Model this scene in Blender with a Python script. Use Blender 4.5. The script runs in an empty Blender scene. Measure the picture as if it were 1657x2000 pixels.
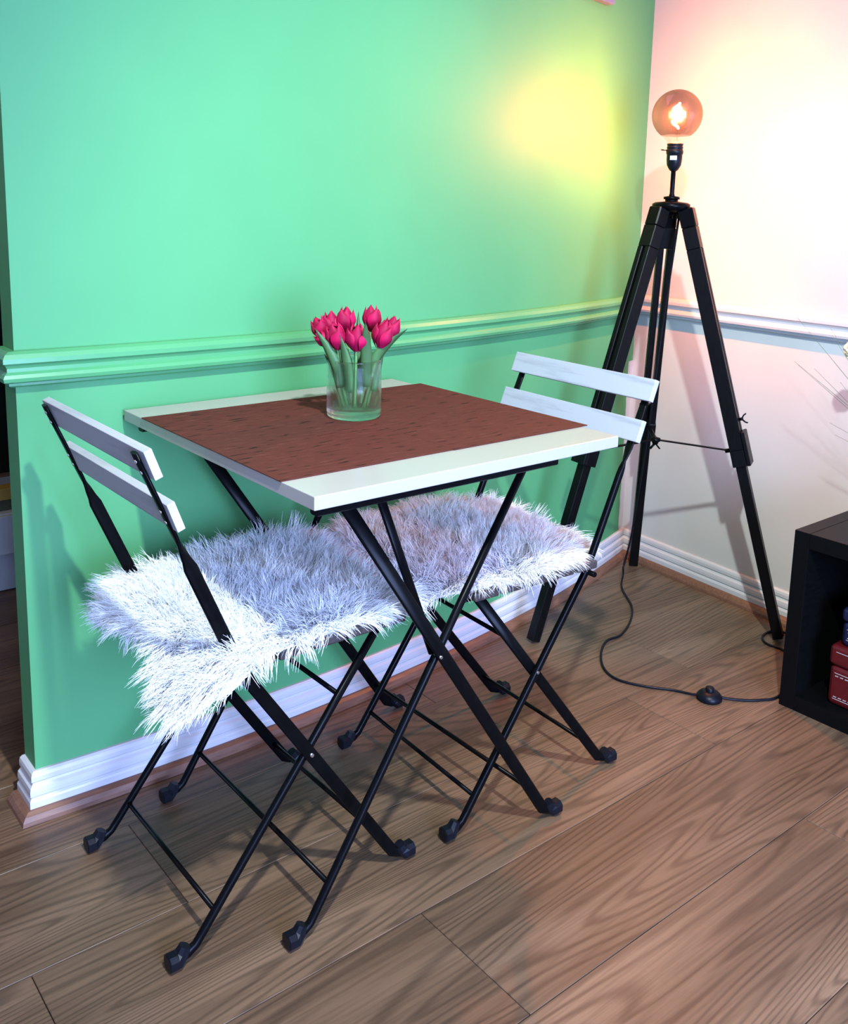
import bpy, bmesh, math, random
import numpy as np
from mathutils import Vector, Matrix

random.seed(4)
RNG = np.random.default_rng(7)
scene = bpy.context.scene
COL = scene.collection

# ------------------------------------------------------------------ camera
F_PX, CY_PX = 1861.02, 733.28
PITCH, ROLL, YAW = 0.1746, 0.0239, -0.684
CAM = Vector((-0.9099, -1.2747, 1.0685))
cd = bpy.data.cameras.new('camera')
cam = bpy.data.objects.new('camera', cd)
COL.objects.link(cam)
fw = Vector((-math.sin(YAW) * math.cos(PITCH), math.cos(YAW) * math.cos(PITCH), -math.sin(PITCH)))
rt = Vector((math.cos(YAW), math.sin(YAW), 0.0))
up = rt.cross(fw)
r2 = math.cos(ROLL) * rt + math.sin(ROLL) * up
u2 = -math.sin(ROLL) * rt + math.cos(ROLL) * up
mw = Matrix.Identity(4)
for i in range(3):
    mw[i][0], mw[i][1], mw[i][2], mw[i][3] = r2[i], u2[i], -fw[i], CAM[i]
cam.matrix_world = mw
cd.sensor_fit = 'HORIZONTAL'
cd.sensor_width = 36.0
cd.lens = F_PX / 1657.0 * 36.0
cd.shift_y = -(1000.0 - CY_PX) / 1657.0
cd.clip_start = 0.02
scene.camera = cam

# ------------------------------------------------------------------ view, world, lights
vs = scene.view_settings
vs.view_transform = 'Standard'
vs.look = 'None'
vs.exposure = 0.56
vs.gamma = 1.0
vs.use_curve_mapping = False

scene.cycles.diffuse_bounces = 12
scene.cycles.transparent_max_bounces = 24
world = bpy.data.worlds.new('world')
scene.world = world
world.use_nodes = True
world.node_tree.nodes['Background'].inputs[0].default_value = (0.60, 0.80, 1.0, 1)
world.node_tree.nodes['Background'].inputs[1].default_value = 0.25


def add_light(name, kind, loc, energy, color, size=0.1, size_y=None, aim=None):
    l = bpy.data.lights.new(name, kind)
    l.energy = energy
    l.color = color
    if kind == 'AREA':
        l.shape = 'RECTANGLE'
        l.size = size
        l.size_y = size_y or size
    else:
        l.shadow_soft_size = size
    o = bpy.data.objects.new(name, l)
    COL.objects.link(o)
    o.location = loc
    if aim is not None:
        d = (Vector(aim) - Vector(loc)).normalized()
        o.rotation_euler = d.to_track_quat('-Z', 'Y').to_euler()
    return o


# cool daylight through the window in the wall behind the camera
add_light('daylight', 'AREA', (-0.75, -3.52, 1.07), 360.0, (0.36, 0.50, 1.0), 1.7, 1.80, (-0.75, 0.0, 1.0))
# ceiling lamp of this room, over the spot where the photographer stands
sp_ = add_light('ceiling_lamp_light', 'SPOT', (-0.50, -1.20, 2.26), 285.0, (0.80, 0.93, 1.0), 0.035, None, (0.66, 0.06, 0.25))
sp_.data.spot_size = math.radians(76)
sp_.data.spot_blend = 0.75
# warm ceiling lamp of the neighbouring room
add_light('next_room_light', 'POINT', (-1.9, 1.1, 2.2), 15.0, (1.0, 0.72, 0.12), 0.08)
BULB_W = 60.0
BULB_COL = (1.0, 0.27, 0.055)

# ------------------------------------------------------------------ material helpers


def new_mat(name):
    m = bpy.data.materials.new(name)
    m.use_nodes = True
    nt = m.node_tree
    return m, nt, nt.nodes['Principled BSDF']


def N(nt, kind, **kw):
    n = nt.nodes.new(kind)
    for k, v in kw.items():
        if k in n.inputs:
            n.inputs[k].default_value = v
        else:
            setattr(n, k, v)
    return n


def ramp(nt, stops):
    r = nt.nodes.new('ShaderNodeValToRGB')
    el = r.color_ramp.elements
    while len(el) > 1:
        el.remove(el[-1])
    el[0].position = stops[0][0]
    el[0].color = (*stops[0][1], 1)
    for pos, c in stops[1:]:
        e = el.new(pos)
        e.color = (*c, 1)
    return r


def plain(name, col, rough=0.5, metal=0.0, noise=0.0, scale=30.0, bump=0.0, stretch=(1, 1, 1), spec=0.5, sheen=0.0):
    m, nt, b = new_mat(name)
    b.inputs['Roughness'].default_value = rough
    b.inputs['Metallic'].default_value = metal
    b.inputs['Specular IOR Level'].default_value = spec
    if sheen:
        b.inputs['Sheen Weight'].default_value = sheen
    tc = N(nt, 'ShaderNodeTexCoord')
    mp = N(nt, 'ShaderNodeMapping')
    mp.inputs['Scale'].default_value = stretch
    nt.links.new(tc.outputs['Object'], mp.inputs['Vector'])
    nz = N(nt, 'ShaderNodeTexNoise', Scale=scale, Detail=4.0)
    nt.links.new(mp.outputs['Vector'], nz.inputs['Vector'])
    lo = tuple(max(0.0, c * (1 - noise)) for c in col)
    hi = tuple(min(1.0, c * (1 + noise)) for c in col)
    r = ramp(nt, [(0.3, lo), (0.7, hi)])
    nt.links.new(nz.outputs['Fac'], r.inputs['Fac'])
    nt.links.new(r.outputs['Color'], b.inputs['Base Color'])
    if bump:
        bp = N(nt, 'ShaderNodeBump', Strength=bump, Distance=0.002)
        nt.links.new(nz.outputs['Fac'], bp.inputs['Height'])
        nt.links.new(bp.outputs['Normal'], b.inputs['Normal'])
    return m


# ------------------------------------------------------------------ mesh helpers


def link(name, me, mat=None, parent=None):
    o = bpy.data.objects.new(name, me)
    COL.objects.link(o)
    if mat is not None and len(me.materials) == 0:
        me.materials.append(mat)
    if parent is not None:
        o.parent = parent
    return o


def mesh(name, verts, faces, mat=None, parent=None, smooth=False):
    me = bpy.data.meshes.new(name)
    me.from_pydata([tuple(v) for v in verts], [], [tuple(f) for f in faces])
    me.update()
    if smooth:
        me.shade_smooth()
    return link(name, me, mat, parent)


def empty(name, loc=(0, 0, 0), rz=0.0):
    o = bpy.data.objects.new(name, None)
    COL.objects.link(o)
    o.location = loc
    o.rotation_euler = (0, 0, rz)
    o.empty_display_size = 0.05
    return o


def tag(o, label, cat, group=None):
    o['label'] = label
    o['category'] = cat
    if group:
        o['group'] = group
    return o


def struct(o):
    o['kind'] = 'structure'
    return o


def box_mesh(name, lo, hi, bevel=0.0, seg=2):
    bm = bmesh.new()
    bmesh.ops.create_cube(bm, size=1.0)
    lo = Vector(lo)
    hi = Vector(hi)
    for v in bm.verts:
        v.co = Vector((lo[i] + (v.co[i] + 0.5) * (hi[i] - lo[i]) for i in range(3)))
    if bevel:
        bmesh.ops.bevel(bm, geom=list(bm.edges), offset=bevel, segments=seg, profile=0.6, affect='EDGES')
    me = bpy.data.meshes.new(name)
    bm.to_mesh(me)
    bm.free()
    return me


def box(name, lo, hi, mat, parent=None, bevel=0.0, seg=2):
    return link(name, box_mesh(name, lo, hi, bevel, seg), mat, parent)


def smooth_path(pts, sub=6):
    """Catmull-Rom through the points."""
    P = [Vector(p) for p in pts]
    out = []
    for i in range(len(P) - 1):
        p0 = P[max(i - 1, 0)]
        p1, p2 = P[i], P[i + 1]
        p3 = P[min(i + 2, len(P) - 1)]
        for k in range(sub):
            t = k / sub
            out.append(0.5 * ((2 * p1) + (p2 - p0) * t + (2 * p0 - 5 * p1 + 4 * p2 - p3) * t * t + (3 * p1 - p0 - 3 * p2 + p3) * t ** 3))
    out.append(P[-1])
    return out


def sweep(name, pts, sizes, mat, parent=None, ref=(0, 1, 0), ang=0.0, sides=10, power=2.0, smooth=True):
    """Sweep a (super)elliptic section. sizes: (a, b) half sizes or a list; a runs along 'side' (perpendicular to ref), b along ref.
    ang: twist in radians, number or list."""
    P = [Vector(p) for p in pts]
    n = len(P)
    if not isinstance(sizes, list):
        sizes = [sizes] * n
    if not isinstance(ang, list):
        ang = [ang] * n
    verts, faces = [], []
    ref = Vector(ref)
    for i in range(n):
        d = (P[min(i + 1, n - 1)] - P[max(i - 1, 0)]).normalized()
        s = d.cross(ref)
        if s.length < 1e-4:
            s = d.cross(Vector((1, 0, 0)))
        s.normalize()
        t = s.cross(d).normalized()
        ca, sa = math.cos(ang[i]), math.sin(ang[i])
        s, t = ca * s + sa * t, -sa * s + ca * t
        a, b = sizes[i]
        for k in range(sides):
            th = 2 * math.pi * (k + 0.5) / sides
            c, q = math.cos(th), math.sin(th)
            e = 2.0 / power
            x = math.copysign(abs(c) ** e, c) * a
            y = math.copysign(abs(q) ** e, q) * b
            verts.append(P[i] + s * x + t * y)
    for i in range(n - 1):
        for k in range(sides):
            k2 = (k + 1) % sides
            faces.append((i * sides + k, i * sides + k2, (i + 1) * sides + k2, (i + 1) * sides + k))
    faces.append(tuple(range(sides))[::-1])
    faces.append(tuple(range((n - 1) * sides, n * sides)))
    o = mesh(name, verts, faces, mat, parent, False)
    me = o.data
    bm = bmesh.new()
    bm.from_mesh(me)
    bmesh.ops.recalc_face_normals(bm, faces=bm.faces)
    bm.to_mesh(me)
    bm.free()
    if smooth:
        me.shade_smooth()
        for p in list(me.polygons)[-2:]:
            p.use_smooth = False
    return o


def tube(name, pts, r, mat, parent=None, sides=10):
    return sweep(name, pts, (r, r), mat, parent, ref=(0.13, 0.31, 0.94) if abs((Vector(pts[-1]) - Vector(pts[0])).normalized().z) < 0.8 else (0.1, 1, 0), sides=sides)


def lathe(name, prof, mat, parent=None, seg=40, loc=(0, 0, 0), smooth=True, close=False):
    """prof: list of (r, z)."""
    verts, faces = [], []
    n = len(prof)
    for k in range(seg):
        th = 2 * math.pi * k / seg
        for r, z in prof:
            verts.append((loc[0] + r * math.cos(th), loc[1] + r * math.sin(th), loc[2] + z))
    m = n if close else n - 1
    for k in range(seg):
        k2 = (k + 1) % seg
        for i in range(m):
            j = (i + 1) % n
            faces.append((k * n + i, k2 * n + i, k2 * n + j, k * n + j))
    o = mesh(name, verts, faces, mat, parent, smooth)
    me = o.data
    bm = bmesh.new()
    bm.from_mesh(me)
    bmesh.ops.remove_doubles(bm, verts=bm.verts, dist=1e-6)
    bmesh.ops.recalc_face_normals(bm, faces=bm.faces)
    bm.to_mesh(me)
    bm.free()
    return o


def sweep_profile(name, path, prof, mat, parent=None):
    """Sweep a (offset, z) profile along a 2D path with mitred corners; offset goes to the right of travel."""
    n = len(path)
    P = [Vector((p[0], p[1])) for p in path]
    verts, faces = [], []
    for i in range(n):
        d1 = (P[i] - P[i - 1]).normalized() if i > 0 else (P[1] - P[0]).normalized()
        d2 = (P[i + 1] - P[i]).normalized() if i < n - 1 else d1
        n1 = Vector((d1.y, -d1.x))
        n2 = Vector((d2.y, -d2.x))
        m = (n1 + n2)
        m = m / max(m.dot(n1), 0.2)
        for off, z in prof:
            q = P[i] + m * off
            verts.append((q.x, q.y, z))
    k = len(prof)
    for i in range(n - 1):
        for j in range(k - 1):
            faces.append((i * k + j, (i + 1) * k + j, (i + 1) * k + j + 1, i * k + j + 1))
    faces.append(tuple(range(k)))
    faces.append(tuple(range((n - 1) * k, n * k))[::-1])
    o = mesh(name, verts, faces, mat, parent)
    bm = bmesh.new()
    bm.from_mesh(o.data)
    bmesh.ops.recalc_face_normals(bm, faces=bm.faces)
    bm.to_mesh(o.data)
    bm.free()
    return o


# ------------------------------------------------------------------ materials


def wall_paint(name, col, rough=0.45, spec=0.35, bump=0.06, mask=False):
    m, nt, b = new_mat(name)
    tc = N(nt, 'ShaderNodeTexCoord')
    n1 = N(nt, 'ShaderNodeTexNoise', Scale=2.2, Detail=3.0)
    n2 = N(nt, 'ShaderNodeTexNoise', Scale=260.0, Detail=2.0)
    nt.links.new(tc.outputs['Object'], n1.inputs['Vector'])
    nt.links.new(tc.outputs['Object'], n2.inputs['Vector'])
    r = ramp(nt, [(0.35, tuple(c * 0.95 for c in col)), (0.65, tuple(min(1, c * 1.04) for c in col))])
    nt.links.new(n1.outputs['Fac'], r.inputs['Fac'])
    out = r.outputs['Color']
    if mask:
        # the white paint of the next wall laps over the corner below the dado rail
        sep = N(nt, 'ShaderNodeSeparateXYZ')
        nt.links.new(tc.outputs['Object'], sep.inputs[0])
        n3 = N(nt, 'ShaderNodeTexNoise', Scale=14.0, Detail=2.0)
        nt.links.new(tc.outputs['Object'], n3.inputs['Vector'])
        ad = N(nt, 'ShaderNodeMath', operation='MULTIPLY_ADD')
        ad.inputs[1].default_value = 0.018
        nt.links.new(n3.outputs['Fac'], ad.inputs[0])
        nt.links.new(sep.outputs['X'], ad.inputs[2])
        gx = N(nt, 'ShaderNodeMath', operation='GREATER_THAN')
        gx.inputs[1].default_value = 1.398
        nt.links.new(ad.outputs[0], gx.inputs[0])
        lz = N(nt, 'ShaderNodeMath', operation='LESS_THAN')
        lz.inputs[1].default_value = 0.62
        nt.links.new(sep.outputs['Z'], lz.inputs[0])
        mu = N(nt, 'ShaderNodeMath', operation='MULTIPLY')
        nt.links.new(gx.outputs[0], mu.inputs[0])
        nt.links.new(lz.outputs[0], mu.inputs[1])
        mx = N(nt, 'ShaderNodeMix', data_type='RGBA')
        mx.inputs[7].default_value = (0.43, 0.42, 0.39, 1)
        nt.links.new(mu.outputs[0], mx.inputs[0])
        nt.links.new(out, mx.inputs[6])
        out = mx.outputs[2]
    nt.links.new(out, b.inputs['Base Color'])
    b.inputs['Roughness'].default_value = rough
    b.inputs['Specular IOR Level'].default_value = spec
    bp = N(nt, 'ShaderNodeBump', Strength=bump, Distance=0.001)
    nt.links.new(n2.outputs['Fac'], bp.inputs['Height'])
    nt.links.new(bp.outputs['Normal'], b.inputs['Normal'])
    return m


def wood_floor():
    m, nt, b = new_mat('oak_laminate')
    tc = N(nt, 'ShaderNodeTexCoord')
    oi = N(nt, 'ShaderNodeObjectInfo')
    off = N(nt, 'ShaderNodeVectorMath', operation='SCALE')
    off.inputs[0].default_value = (37.0, 53.0, 11.0)
    nt.links.new(oi.outputs['Random'], off.inputs['Scale'])
    add = N(nt, 'ShaderNodeVectorMath', operation='ADD')
    nt.links.new(tc.outputs['Object'], add.inputs[0])
    nt.links.new(off.outputs[0], add.inputs[1])
    # cathedral figure: contour lines of a stretched noise
    mp = N(nt, 'ShaderNodeMapping')
    mp.inputs['Scale'].default_value = (0.62, 8.0, 1.0)
    nt.links.new(add.outputs[0], mp.inputs['Vector'])
    nz = N(nt, 'ShaderNodeTexNoise', Scale=1.0, Detail=1.4, Roughness=0.40, Distortion=0.25)
    nt.links.new(mp.outputs[0], nz.inputs['Vector'])
    mul = N(nt, 'ShaderNodeMath', operation='MULTIPLY')
    mul.inputs[1].default_value = 215.0
    nt.links.new(nz.outputs['Fac'], mul.inputs[0])
    sn = N(nt, 'ShaderNodeMath', operation='SINE')
    nt.links.new(mul.outputs[0], sn.inputs[0])
    lines = ramp(nt, [(0.0, (0.0, 0.0, 0.0)), (0.30, (0.65, 0.65, 0.65)), (0.6, (1, 1, 1))])
    half = N(nt, 'ShaderNodeMath', operation='MULTIPLY_ADD')
    half.inputs[1].default_value = 0.5
    half.inputs[2].default_value = 0.5
    nt.links.new(sn.outputs[0], half.inputs[0])
    nt.links.new(half.outputs[0], lines.inputs['Fac'])
    # fine pores
    mp2 = N(nt, 'ShaderNodeMapping')
    mp2.inputs['Scale'].default_value = (7.0, 190.0, 1.0)
    nt.links.new(add.outputs[0], mp2.inputs['Vector'])
    pz = N(nt, 'ShaderNodeTexNoise', Scale=1.0, Detail=3.0)
    nt.links.new(mp2.outputs[0], pz.inputs['Vector'])
    pr = ramp(nt, [(0.35, (0.0, 0.0, 0.0)), (0.6, (1, 1, 1))])
    nt.links.new(pz.outputs['Fac'], pr.inputs['Fac'])
    # soft broad tone
    mp3 = N(nt, 'ShaderNodeMapping')
    mp3.inputs['Scale'].default_value = (1.6, 9.0, 1.0)
    nt.links.new(add.outputs[0], mp3.inputs['Vector'])
    bz = N(nt, 'ShaderNodeTexNoise', Scale=1.0, Detail=2.0)
    nt.links.new(mp3.outputs[0], bz.inputs['Vector'])
    br = ramp(nt, [(0.3, (0.104, 0.057, 0.031)), (0.55, (0.146, 0.084, 0.047)), (0.75, (0.188, 0.110, 0.064))])
    nt.links.new(bz.outputs['Fac'], br.inputs['Fac'])

    def darken(col, fac, amount):
        mx = N(nt, 'ShaderNodeMix', data_type='RGBA', blend_type='MULTIPLY')
        mx.inputs[0].default_value = amount
        nt.links.new(col, mx.inputs[6])
        nt.links.new(fac, mx.inputs[7])
        return mx.outputs[2]
    c = darken(br.outputs['Color'], lines.outputs['Color'], 0.38)
    c = darken(c, pr.outputs['Color'], 0.26)
    # plank to plank tone
    hsv = N(nt, 'ShaderNodeHueSaturation')
    vr = N(nt, 'ShaderNodeMapRange')
    vr.inputs['To Min'].default_value = 0.86
    vr.inputs['To Max'].default_value = 1.12
    nt.links.new(oi.outputs['Random'], vr.inputs['Value'])
    nt.links.new(vr.outputs[0], hsv.inputs['Value'])
    nt.links.new(c, hsv.inputs['Color'])
    nt.links.new(hsv.outputs['Color'], b.inputs['Base Color'])
    b.inputs['Roughness'].default_value = 0.42
    b.inputs['Specular IOR Level'].default_value = 0.4
    bp = N(nt, 'ShaderNodeBump', Strength=0.12, Distance=0.0006)
    nt.links.new(lines.outputs['Color'], bp.inputs['Height'])
    nt.links.new(bp.outputs['Normal'], b.inputs['Normal'])
    return m


def washed_wood(name, base, streak, sx=(1, 1, 1), dens=0.5):
    """Thin white paint brushed along Y over wood."""
    m, nt, b = new_mat(name)
    tc = N(nt, 'ShaderNodeTexCoord')
    mp = N(nt, 'ShaderNodeMapping')
    mp.inputs['Scale'].default_value = sx
    nt.links.new(tc.outputs['Object'], mp.inputs['Vector'])
    nz = N(nt, 'ShaderNodeTexNoise', Scale=1.0, Detail=5.0, Roughness=0.6)
    nt.links.new(mp.outputs[0], nz.inputs['Vector'])
    r = ramp(nt, [(dens - 0.18, streak), (dens + 0.05, base), (1.0, base)])
    nt.links.new(nz.outputs['Fac'], r.inputs['Fac'])
    nt.links.new(r.outputs['Color'], b.inputs['Base Color'])
    b.inputs['Roughness'].default_value = 0.55
    bp = N(nt, 'ShaderNodeBump', Strength=0.25, Distance=0.0008)
    nt.links.new(nz.outputs['Fac'], bp.inputs['Height'])
    nt.links.new(bp.outputs['Normal'], b.inputs['Normal'])
    return m


def woven_mat():
    m, nt, b = new_mat('woven_vinyl')
    tc = N(nt, 'ShaderNodeTexCoord')
    # dashes along x
    mp = N(nt, 'ShaderNodeMapping')
    mp.inputs['Scale'].default_value = (26.0, 150.0, 1.0)
    nt.links.new(tc.outputs['Object'], mp.inputs['Vector'])
    nz = N(nt, 'ShaderNodeTexNoise', Scale=1.0, Detail=1.0)
    nt.links.new(mp.outputs[0], nz.inputs['Vector'])
    r = ramp(nt, [(0.31, (0.014, 0.004, 0.003)), (0.345, (0.074, 0.018, 0.0125)), (0.62, (0.085, 0.0205, 0.0145)), (0.80, (0.115, 0.037, 0.028))])
    nt.links.new(nz.outputs['Fac'], r.inputs['Fac'])
    w = N(nt, 'ShaderNodeTexWave', Scale=210.0, bands_direction='Y')
    nt.links.new(tc.outputs['Object'], w.inputs['Vector'])
    w2 = N(nt, 'ShaderNodeTexWave', Scale=110.0, bands_direction='X')
    nt.links.new(tc.outputs['Object'], w2.inputs['Vector'])
    mu = N(nt, 'ShaderNodeMath', operation='MULTIPLY')
    nt.links.new(w.outputs['Fac'], mu.inputs[0])
    nt.links.new(w2.outputs['Fac'], mu.inputs[1])
    mx = N(nt, 'ShaderNodeMix', data_type='RGBA', blend_type='MULTIPLY')
    mx.inputs[0].default_value = 0.25
    nt.links.new(r.outputs['Color'], mx.inputs[6])
    nt.links.new(mu.outputs[0], mx.inputs[7])
    nt.links.new(mx.outputs[2], b.inputs['Base Color'])
    b.inputs['Roughness'].default_value = 0.75
    b.inputs['Specular IOR Level'].default_value = 0.12
    bp = N(nt, 'ShaderNodeBump', Strength=0.3, Distance=0.0006)
    nt.links.new(mu.outputs[0], bp.inputs['Height'])
    nt.links.new(bp.outputs['Normal'], b.inputs['Normal'])
    return m


def fur_mat(name, c1, c2, c3):
    m, nt, b = new_mat(name)
    tc = N(nt, 'ShaderNodeTexCoord')
    nz = N(nt, 'ShaderNodeTexNoise', Scale=9.0, Detail=2.0)
    nt.links.new(tc.outputs['Object'], nz.inputs['Vector'])
    r = ramp(nt, [(0.36, c1), (0.52, c2), (0.66, c3)])
    nt.links.new(nz.outputs['Fac'], r.inputs['Fac'])
    nt.links.new(r.outputs['Color'], b.inputs['Base Color'])
    b.inputs['Roughness'].default_value = 0.7
    b.inputs['Specular IOR Level'].default_value = 0.0
    tr = N(nt, 'ShaderNodeBsdfTranslucent')
    nt.links.new(r.outputs['Color'], tr.inputs['Color'])
    mx = N(nt, 'ShaderNodeMixShader')
    mx.inputs[0].default_value = 0.5
    out = nt.nodes['Material Output']
    nt.links.new(b.outputs[0], mx.inputs[1])
    nt.links.new(tr.outputs[0], mx.inputs[2])
    nt.links.new(mx.outputs[0], out.inputs['Surface'])
    return m


def glass_mat(name, tint, fac, gtint=(1, 1, 1), rough=0.0):
    """Clear glass: mostly lets light straight through, the rest refracts and mirrors."""
    m, nt, b = new_mat(name)
    nt.nodes.remove(b)
    out = nt.nodes['Material Output']
    t = N(nt, 'ShaderNodeBsdfTransparent')
    t.inputs['Color'].default_value = (*tint, 1)
    g = N(nt, 'ShaderNodeBsdfGlass', IOR=1.48, Roughness=rough)
    g.inputs['Color'].default_value = (*gtint, 1)
    mx = N(nt, 'ShaderNodeMixShader')
    mx.inputs[0].default_value = fac
    nt.links.new(t.outputs[0], mx.inputs[1])
    nt.links.new(g.outputs[0], mx.inputs[2])
    nt.links.new(mx.outputs[0], out.inputs['Surface'])
    return m


def smoked_bulb_glass():
    m, nt, b = new_mat('smoked_bulb_glass')
    nt.nodes.remove(b)
    out = nt.nodes['Material Output']
    tc = N(nt, 'ShaderNodeTexCoord')
    nz = N(nt, 'ShaderNodeTexNoise', Scale=22.0, Detail=3.0)
    nt.links.new(tc.outputs['Object'], nz.inputs['Vector'])
    r = ramp(nt, [(0.3, (0.43, 0.40, 0.39)), (0.7, (0.60, 0.55, 0.53))])
    nt.links.new(nz.outputs['Fac'], r.inputs['Fac'])
    t = N(nt, 'ShaderNodeBsdfTransparent')
    nt.links.new(r.outputs['Color'], t.inputs['Color'])
    g = N(nt, 'ShaderNodeBsdfGlossy', Roughness=0.12)
    g.inputs['Color'].default_value = (0.9, 0.62, 0.50, 1)
    d = N(nt, 'ShaderNodeBsdfTranslucent')
    d.inputs['Color'].default_value = (0.9, 0.6, 0.42, 1)
    mx = N(nt, 'ShaderNodeMixShader')
    mx.inputs[0].default_value = 0.14
    nt.links.new(t.outputs[0], mx.inputs[1])
    nt.links.new(g.outputs[0], mx.inputs[2])
    mx2 = N(nt, 'ShaderNodeMixShader')
    mx2.inputs[0].default_value = 0.0
    nt.links.new(mx.outputs[0], mx2.inputs[1])
    nt.links.new(d.outputs[0], mx2.inputs[2])
    nt.links.new(mx2.outputs[0], out.inputs['Surface'])
    return m


def emit(name, col, strength):
    m, nt, b = new_mat(name)
    b.inputs['Base Color'].default_value = (*col, 1)
    b.inputs['Emission Color'].default_value = (*col, 1)
    b.inputs['Emission Strength'].default_value = strength
    return m


GREEN = (0.060, 0.228, 0.085)
M_GREEN = wall_paint('green_wall_paint', GREEN, 0.62, 0.25, 0.05, mask=True)
M_GREEN_TRIM = wall_paint('green_gloss_paint', GREEN, 0.28, 0.5, 0.02)
M_WHITE = wall_paint('white_wall_paint', (0.43, 0.42, 0.38), 0.40, 0.40, 0.05)
M_GLOSS = wall_paint('white_gloss_paint', (0.44, 0.43, 0.42), 0.25, 0.5, 0.03)
M_CEIL = wall_paint('ceiling_paint', (0.45, 0.45, 0.44), 0.8, 0.2, 0.05)
M_ROOM = wall_paint('stone_wall_paint', (0.42, 0.42, 0.41), 0.7, 0.2, 0.05)
M_FLOOR = wood_floor()
M_BEAD = plain('stained_beading', (0.135, 0.060, 0.033), 0.45, noise=0.25, scale=6.0, stretch=(3, 30, 30))
M_BLACK = plain('black_lacquer', (0.0018, 0.0018, 0.0020), 0.30, noise=0.2, scale=60, spec=0.06)
M_RUBBER = plain('black_plastic', (0.0030, 0.0034, 0.0055), 0.40, noise=0.2, scale=80, spec=0.16)
M_STEEL = plain('zinc_screw', (0.62, 0.62, 0.60), 0.25, metal=1.0, noise=0.1)
M_WASH = washed_wood('white_washed_wood', (0.33, 0.33, 0.335), (0.22, 0.225, 0.235), (22, 5, 60), 0.44)
M_SEATWOOD = washed_wood('dark_seat_wood', (0.034, 0.024, 0.020), (0.009, 0.006, 0.006), (60, 6, 60), 0.45)
M_TOP = plain('white_laminate', (0.285, 0.27, 0.235), 0.22, noise=0.02, scale=5)
M_MAT = woven_mat()
M_FUR_A = fur_mat('white_wool', (0.95, 0.96, 0.98), (0.98, 0.98, 0.98), (0.99, 0.985, 0.975))
M_FUR_B = fur_mat('cream_wool', (0.96, 0.95, 0.96), (0.98, 0.96, 0.93), (0.97, 0.92, 0.83))
M_HIDE = plain('sheep_hide', (0.72, 0.68, 0.60), 0.8, noise=0.1)
M_VASE = glass_mat('vase_glass', (0.97, 0.99, 0.975), 0.55, (0.94, 0.99, 0.96))
M_TULIP = plain('tulip_petal', (0.27, 0.0022, 0.034), 0.60, noise=0.5, scale=26, stretch=(1, 1, 0.3), spec=0.15)
M_LEAF = plain('tulip_leaf', (0.036, 0.095, 0.026), 0.5, noise=0.4, scale=30, stretch=(1, 1, 0.25))
M_STEM = plain('tulip_stem', (0.09, 0.22, 0.06), 0.5, noise=0.2)
M_TRIPOD = plain('black_stained_wood', (0.0022, 0.0020, 0.0020), 0.38, noise=0.35, scale=25, stretch=(8, 8, 1), spec=0.12)
M_BULB = smoked_bulb_glass()
M_CLEAR = glass_mat('clear_glass', (0.97, 0.95, 0.92), 0.12)
M_FIL = emit('lit_filament', (1.0, 0.80, 0.50), 60.0)
M_STICKER = plain('paper_sticker', (0.75, 0.75, 0.70), 0.6, noise=0.05)
M_SHELF = plain('black_brown_veneer', (0.0020, 0.0019, 0.0019), 0.42, noise=0.3, scale=12, stretch=(2, 20, 20), spec=0.12)
M_RED = plain('red_leather', (0.060, 0.0010, 0.0016), 0.42, noise=0.15, scale=90, bump=0.1)
M_BLUE = plain('blue_leather', (0.002, 0.003, 0.020), 0.42, noise=0.15, scale=90, bump=0.1)
M_STITCH = plain('white_thread', (0.30, 0.25, 0.23), 0.7, noise=0.05)

# ------------------------------------------------------------------ room geometry


def wall_y(x):
    return 0.3168 + 0.0274 * x + 0.0952 * x * x + 0.0073 * x ** 3


END_X, CORNER_X = -0.4636, 1.4225
CORNER_Y = wall_y(CORNER_X)
CEIL = 2.40
xs = [END_X + (CORNER_X - END_X) * i / 32 for i in range(33)]
front = [(x, wall_y(x)) for x in xs]
T_WALL = 0.060


def slab_wall(name, path, back, z0, z1, mat):
    n = len(path)
    v = []
    for x, y in path:
        v += [(x, y, z0), (x, y, z1)]
    for x, y in back:
        v += [(x, y, z0), (x, y, z1)]
    f = []
    for i in range(n - 1):
        a, b = 2 * i, 2 * (i + 1)
        f.append((a, b, b + 1, a + 1))
        c, d = 2 * n + 2 * i, 2 * n + 2 * (i + 1)
        f.append((d, c, c + 1, d + 1))
        f.append((a + 1, b + 1, d + 1, c + 1))
    f.append((2 * n, 0, 1, 2 * n + 1))
    e = 2 * (n - 1)
    f.append((e, 2 * n + e, 2 * n + e + 1, e + 1))
    o = mesh(name, v, f, mat)
    bm = bmesh.new()
    bm.from_mesh(o.data)
    bmesh.ops.recalc_face_normals(bm, faces=bm.faces)
    bm.to_mesh(o.data)
    bm.free()
    return struct(o)


slab_wall('wall_back', front, [(x, y + T_WALL) for x, y in front], 0.0, CEIL, M_GREEN)


def white_x(y):
    return CORNER_X - 0.0844 * (CORNER_Y - y)


WY0, WY1 = -3.40, 3.2
wpath = [(white_x(CORNER_Y), CORNER_Y), (white_x(WY0), WY0)]
slab_wall('wall_right', wpath, [(x + 0.25, y) for x, y in wpath], 0.0, CEIL, M_WHITE)

# rest of the flat, behind and beside the camera
LX = -3.2
struct(box('wall_left', (LX - 0.1, WY0, 0), (LX, WY1, CEIL), M_ROOM))
struct(box('wall_next_room', (LX, WY1, 0), (1.8, WY1 + 0.1, CEIL), M_ROOM))
struct(box('wall_next_room_side', (1.67, CORNER_Y, 0), (1.80, WY1, CEIL), M_ROOM))
struct(box('ceiling', (LX - 0.1, WY0 - 0.1, CEIL), (1.8, WY1 + 0.1, CEIL + 0.08), M_CEIL))
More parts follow.
